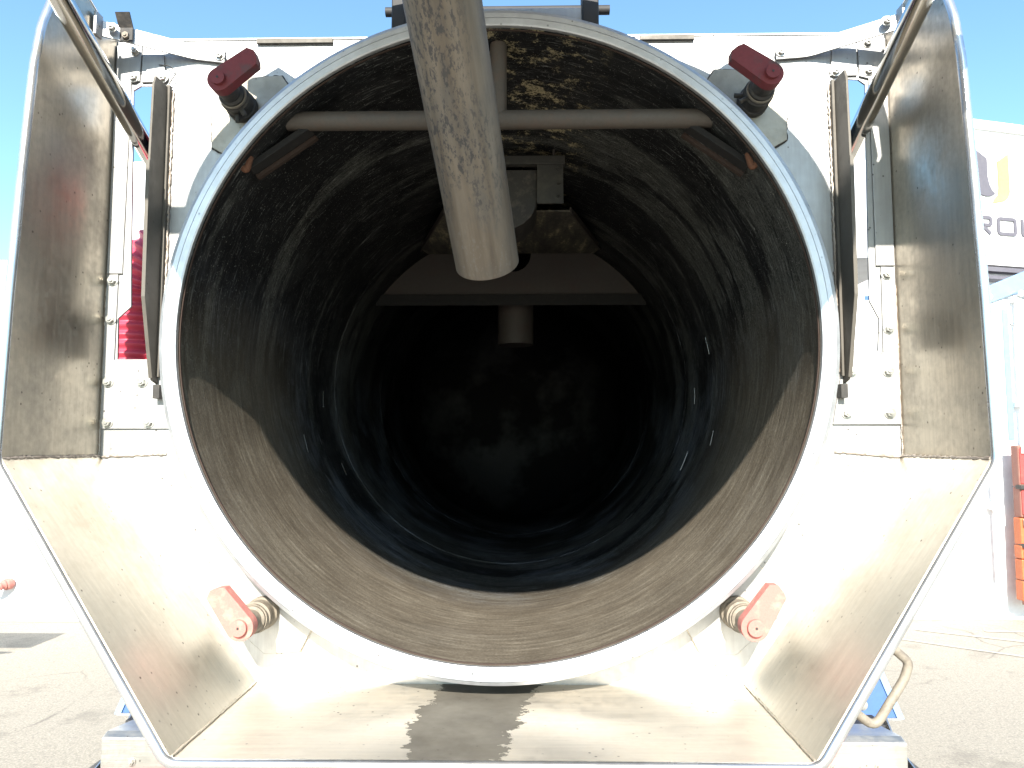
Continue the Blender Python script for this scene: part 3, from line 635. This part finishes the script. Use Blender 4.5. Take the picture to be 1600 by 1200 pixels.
for s in (-1, 1):
    X = CX + s * 1.235
    strip('bumper_end', [(X, 2.28, -1.03), (X + s * .002, 2.44, -.99), (X + s * .03, 2.62, -.90)], (1, 0, 0), .10, .005, M['lip'], bmp, wdir=(0, 0, 1))
    tb('side_lamp', [(X + s * .02, 2.30, -1.03), (X + s * .02, 2.46, -1.03)], .045, M['blackrub'], bmp, seg=24)
    # sloping blue hood above the bumper
    x0 = CX + s * .55; xb = CX + s * 1.31; xt = CX + s * 1.20
    bm = bmesh.new(); P = [(x0, 2.56, -.905), (xb, 2.56, -.905), (xt, 2.66, -.55), (x0, 2.66, -.55)]
    v = [bm.verts.new(p) for p in P] + [bm.verts.new((p[0], p[1] + .006, p[2])) for p in P]
    bm.faces.new(v[:4]); bm.faces.new(v[7:3:-1])
    for i in range(4): bm.faces.new((v[i], v[(i + 1) % 4], v[4 + (i + 1) % 4], v[4 + i]))
    hdp = finish('lamp_hood', bm, M['blue'], T)
    strip('hood_flange', [(xb, 2.555, -.905), (xt, 2.655, -.55)], (0, 1, 0), .022, .004, M['paleblue'], hdp, wdir=(1, 0, 0))
    strip('hood_hem', [(x0, 2.552, -.905), (xb, 2.552, -.905)], (0, 1, 0), .008, .006, M['lip'], hdp, wdir=(0, 0, 1))
    hexbolt(hdp, xb - s * .12, 2.565, -.865, .012, M['bolt'])
    if s < 0: tb('cable', smooth_path([(xb + .05, 2.54, -.895), (xb + .085, 2.54, -.86), (xb + .075, 2.55, -.80), (xb + .05, 2.56, -.785), (xb + .09, 2.57, -.78)], 5), .004, M['black'], hdp, seg=8)
# grab handle on the right slanted wall
tb('grab_handle', smooth_path([(.694, 1.45, -.382), (.726, 1.45, -.410), (.716, 1.45, -.440), (.652, 1.44, -.526), (.606, 1.435, -.490)], 5, .35), 0.0085, M['grime'], T, seg=18)
ch_ = bx('chassis_frame', (CX - .45, CX + .45, 2.6, 9.0, -1.15, -.75), M['black'], T, bevel=.01)
for y in (3.9, 5.3):
    for s in (-1, 1):
        bm = bmesh.new(); xc = CX + s * 1.0
        slab(bm, circ(y, -1.2, .50, 48), [], xc - .17, xc + .17, place=lambda a, t, z: (t, a, z)); wh = finish('wheel', bm, M['rubber'], T, bevel=.04)
        bm = bmesh.new(); slab(bm, circ(y, -1.2, .27, 32), [], xc - .18, xc + .18, place=lambda a, t, z: (t, a, z)); finish('rim', bm, M['bumper'], wh, bevel=.01)

# ------------------------------------------------------------------ red suction hose stored behind the left slot
pts = []
for i in range(261):
    t = i / 260; z = -.05 + .90 * t; x = -1.085 + 1.1 * max(0, t - .52) ** 1.5
    pts.append((x, 2.03 + .05 * t, z))
bm = bmesh.new(); tube(bm, pts, .07, 36, radf=lambda i: .085 + .006 * math.sin(i * 2 * math.pi / 7.5))
label(finish('suction_hose', bm, M['redhose'], smooth=True), 'dark red ribbed suction hose standing behind the left slot of the steel plate', 'hose')

# ------------------------------------------------------------------ background on the left: white trailer wall with a red coupling
TL = empty('box_trailer', (-6.5, 8.4, 0), 'plain white trailer with a red coupling, behind the left edge of the tanker', 'trailer')
bx('body', (-14, -2.6, 7.2, 9.7, -1.70, 1.85), M['white'], TL, bevel=.02)
cp = bmesh.new(); cx_, cz_ = -4.985, -1.345
pth = [(cx_ + .02, 7.19, cz_ + .01), (cx_ + .0, 7.13, cz_ + .012), (cx_ - .02, 7.09, cz_), (cx_ - .055, 7.06, cz_ - .022), (cx_ - .085, 7.045, cz_ - .04)]
pth = smooth_path(pth, 8); tube(cp, pth, .04, 20, radf=lambda i: (.052 - .032 * i / len(pth)) + .005 * math.sin(i * 1.1))
label(finish('red_coupling', cp, M['redpale'], TL, smooth=True), None)

# ------------------------------------------------------------------ background on the right: container doors, block column, sign building
TC = empty('shipping_container', (6.5, 8.5, 0), 'white container with closed locking-rod doors behind the right edge of the tanker', 'container')
X0, X1, YC = 2.2, 8.4, 7.45
def yc(x): return YC - 0.0 * (x - 4.5)
bx('wall', (X0, X1, YC, 12, -1.70, 1.46), M['white'], TC, bevel=.01)
bm = bmesh.new()
slab(bm, [(X0, 1.44), (X1, 1.44 + 1.55), (X1, 1.44 + 1.85), (X0, 1.60)], [], YC - .02, YC + .1)
bmesh.ops.delete(bm, geom=bm.verts[:], context='VERTS')
hz = lambda x: 1.46 + (x - 4.6) * .40
slab(bm, [(4.2, hz(4.2) - .06), (6.2, hz(6.2) - .1), (X1, hz(6.2) - .1), (X1, hz(6.2) + .12), (6.2, hz(6.2) + .12), (4.2, hz(4.2) + .1)], [], YC - .03, YC + .1)
finish('header_beam', bm, M['paleblue'], TC, bevel=.004)  # header's shade painted in as pale blue
for x, zt in ((4.585, 1.44), (4.90, 1.47), (5.35, 1.6)):
    r = tb('locking_rod', [(x, YC - .07, -1.3), (x, YC - .07, zt)], .016, M['white'], TC, seg=16)
    for z in (zt - .02, .40, -.6):
        bx('rod_keeper', (x - .035, x + .045, YC - .095, YC - .002, z - .03, z + .03), M['white'], r, bevel=.006)
    plate('rod_plate', [(x - .03, zt - .05), (x + .06, zt - .05), (x + .06, zt - .22), (x + .02, zt - .28), (x - .03, zt - .26)], [], YC - .025, YC - .002, M['white'], r, bevel=.004)
    tb('cam_head', [(x + .03, YC - .12, zt + .03), (x + .03, YC - .03, zt + .03)], .035, M['bolt'], r, seg=14)
bx('rod_shadow_strip', (4.80, 4.86, YC - .012, YC - .004, .05, 1.36), M['paleblue'], TC)  # locking rod's cast shadow drawn as a pale blue strip

TB = empty('block_column', (4.68, 7.35, 0), 'column of red and orange plastic blocks standing against the white container at the right edge', 'bumper blocks')
def pb(z0, z1, mats, xo):
    o = bx('block', (4.722 + xo, 5.1, 7.20, 7.31, z0, z1), mats, TB, bevel=.012)
    return o
for (za, zb, m, xo) in ((-.40, -.005, M['brown'], .0), (-.69, -.405, M['brown'], -.0), (-.95, -.695, M['orange'], -.012), (-1.08, -.955, M['orange'], -.018), (-1.28, -1.085, M['orange'], -.018), (-1.475, -1.285, M['orange'], -.022)):
    o = pb(za, zb, m, xo)
    xa = 4.742 + xo
    if m is M['brown']: bx('face_panel', (xa - .01, 5.09, 7.188, 7.1995, za + .03, zb - .03), M['redblock'], o, bevel=.003)
    zc = zb - .045 if (za + zb) / 2 > -.3 or abs(zb + .695) < .01 or abs(zb + 1.085) < .01 else za + .045
    cpz = bx('corner_cleat', (xa, 5.0, 7.176, 7.1875, zc - .035, zc + .035), M['bolt'], o, bevel=.003)
    hexbolt(cpz, xa + .035, 7.176, zc, .018)
for z in (-.40, -.955 + .005, -1.285):
    bx('dark_slot', (4.712, 4.80, 7.165, 7.25, z - .022, z + .018), M['blackrub'], TB, bevel=.004)
bx('base_foot', (4.75, 5.05, 7.22, 7.30, -1.52, -1.48), M['brown'], TB)

TS = empty('sign_building', (13, 20, 0), 'tall white building with grey GROUP lettering and a grey and yellow emblem, behind the container', 'building')
ORG = Vector((9.6, 16.0, 0)); ua = R(15); U = Vector((math.cos(ua), math.sin(ua), 0)); NV = Vector((math.sin(ua), -math.cos(ua), 0))
def spt(u, t, z):     # u along facade, t outwards
    p = ORG + U * u + NV * t; return (p.x, p.y, z)
def fac(name, poly, holes, t0, t1, mat, parent=TS): return plate(name, poly, holes, t0, t1, mat, parent, place=lambda a, t, z: spt(a, t, z))
fac('wall', [(-1.5, 3.95), (22, 3.95), (22, 7.16), (-1.5, 7.16)], [], -4.0, 0, M['white'])
fac('wall', [(-1.4, -1.66), (22, -1.66), (22, 3.949), (-1.4, 3.949)], [], -3.8, -.6, M['whitebox'])
fac('parapet', [(-1.55, 7.0), (22, 7.0), (22, 7.20), (-1.55, 7.20)], [], .003, .06, M['white'])
fac('canopy_edge', [(-1.5, 3.80), (22, 3.80), (22, 3.90), (-1.5, 3.90)], [], -.2, .02, M['grey'])
fac('canopy_edge', [(-1.5, 3.62), (22, 3.50), (22, 3.56), (-1.5, 3.70)], [], -.2, .1, M['grey'])
def stroke(bm, pts, wd, closed=False):
    P = [Vector(p) for p in pts]; n = len(P); Lp = []; Rp = []
    for i in range(n):
        a = P[(i - 1) % n] if (closed or i > 0) else None; c = P[(i + 1) % n] if (closed or i < n - 1) else None
        t1 = (P[i] - a).normalized() if a is not None else None; t2 = (c - P[i]).normalized() if c is not None else None
        t = ((t1 or t2) + (t2 or t1)).normalized(); nn = Vector((-t.y, t.x)); k = 1.0
        if t1 is not None and t2 is not None: k = 1 / max(.5, nn.dot(Vector((-t1.y, t1.x))))
        Lp.append(P[i] + nn * wd / 2 * k); Rp.append(P[i] - nn * wd / 2 * k)
    m = n if closed else n - 1
    for i in range(m):
        j = (i + 1) % n
        vs = [bm.verts.new(spt(p.x, t, p.y)) for t in (.006, .03) for p in (Lp[i], Lp[j], Rp[j], Rp[i])]
        for q in ((0, 1, 2, 3), (7, 6, 5, 4), (0, 4, 5, 1), (1, 5, 6, 2), (2, 6, 7, 3), (3, 7, 4, 0)): bm.faces.new([vs[k_] for k_ in q])
def rr(u0, u1, z0, z1, c=.05):
    return [(u0 + c, z0), (u1 - c, z0), (u1 - .3 * c, z0 + .3 * c), (u1, z0 + c), (u1, z1 - c), (u1 - .3 * c, z1 - .3 * c), (u1 - c, z1), (u0 + c, z1), (u0 + .3 * c, z1 - .3 * c), (u0, z1 - c), (u0, z0 + c), (u0 + .3 * c, z0 + .3 * c)]
z0, z1 = 4.66, 5.0; W = .075
def letter(fn):
    bm = bmesh.new(); fn(bm); finish('letter', bm, M['grey'], TS)
u0 = -.40                                                     # G R O U P, wide squared capitals
def G(bm):
    stroke(bm, [(u0 + .46, z1), (u0 + .05, z1), (u0 + .01, z1 - .02), (u0, z1 - .05), (u0, z0 + .05), (u0 + .01, z0 + .02), (u0 + .05, z0), (u0 + .41, z0), (u0 + .45, z0 + .02), (u0 + .46, z0 + .05), (u0 + .46, z0 + .14), (u0 + .24, z0 + .14)], W)
u1 = u0 + .66
def Rr(bm):
    stroke(bm, [(u1, z0), (u1, z1), (u1 + .41, z1), (u1 + .45, z1 - .02), (u1 + .46, z1 - .05), (u1 + .46, z1 - .13), (u1 + .41, z1 - .16), (u1 + .41, z1 - .17), (u1 + .10, z1 - .17)], W)
    stroke(bm, [(u1 + .20, z1 - .17), (u1 + .44, z0 - .02)], W)
u2 = u1 + .66
def O(bm): stroke(bm, rr(u2, u2 + .46, z0, z1), W, True)
u3 = u2 + .66
def Uu(bm): stroke(bm, [(u3, z1 + .02), (u3, z0 + .05), (u3 + .01, z0 + .02), (u3 + .05, z0), (u3 + .41, z0), (u3 + .45, z0 + .02), (u3 + .46, z0 + .05), (u3 + .46, z1 + .02)], W)
u4 = u3 + .66
def Pp(bm): stroke(bm, [(u4, z0 - .02), (u4, z1), (u4 + .41, z1), (u4 + .45, z1 - .02), (u4 + .46, z1 - .05), (u4 + .46, z1 - .13), (u4 + .41, z1 - .16), (u4 + .41, z1 - .17), (u4 + .04, z1 - .17)], W)
for f in (G, Rr, O, Uu, Pp): letter(f)
fac('emblem_blade', [(.24, 6.62), (.69, 6.34), (.69, 5.92), (.73, 5.74), (.80, 5.62), (.88, 5.56), (.77, 5.50), (.64, 5.48), (.24, 5.54)], [], .006, .03, M['grey'])
fac('emblem_blade', [(.98, 6.30), (1.28, 6.50), (1.28, 5.62), (1.23, 5.50), (1.13, 5.42), (.80, 5.34), (.85, 5.44), (.95, 5.54), (.98, 5.70)], [], .006, .03, M['yellow'])

# low white truck cab between the container and the building
TV = empty('panel_van', (6.2, 11.5, 0), 'white van roof with a small blue window, between the container and the lettered building', 'van')
bx('body', (1.2, 7.6, 13.0, 16.0 - 2.0, -1.5, 3.0), M['white'], TV, bevel=.15)
bx('window', (6.0, 6.45, 12.985, 12.997, 2.35, 2.62), M['blue'], TV)
bx('wheel', (3.2, 4.0, 12.95, 13.2, -1.69, -1.1), M['rubber'], TV, bevel=.2)

# made-up frame left of view, added to cast the shadow at the trailer's foot
TR = empty('shadow_caster', (-5.2, 4.9, 0), 'unseen dark frame added left of the view to cast the angular ground shadow', 'shadow caster')
bx('rail', (-6.4, -4.20, 4.72, 5.10, 1.02 - H, 1.10 - H), M['black'], TR, bevel=.01)
plate('rail', [(-6.4, .20 - H), (-4.85, .62 - H), (-4.25, .82 - H), (-4.70, .84 - H), (-6.4, .70 - H)], [], 4.88, 4.92, M['black'], TR)
tb('brace', [(-4.9, 4.9, .60 - H), (-4.35, 4.9, 1.05 - H)], .05, M['black'], TR, seg=12)
for x_ in (-6.3, -5.3):
    tb('leg', [(x_, 4.9, 1.04 - H), (x_, 4.7, -H)], .03, M['black'], TR, seg=12); tb('leg', [(x_, 4.9, 1.04 - H), (x_, 5.1, -H)], .03, M['black'], TR, seg=12)
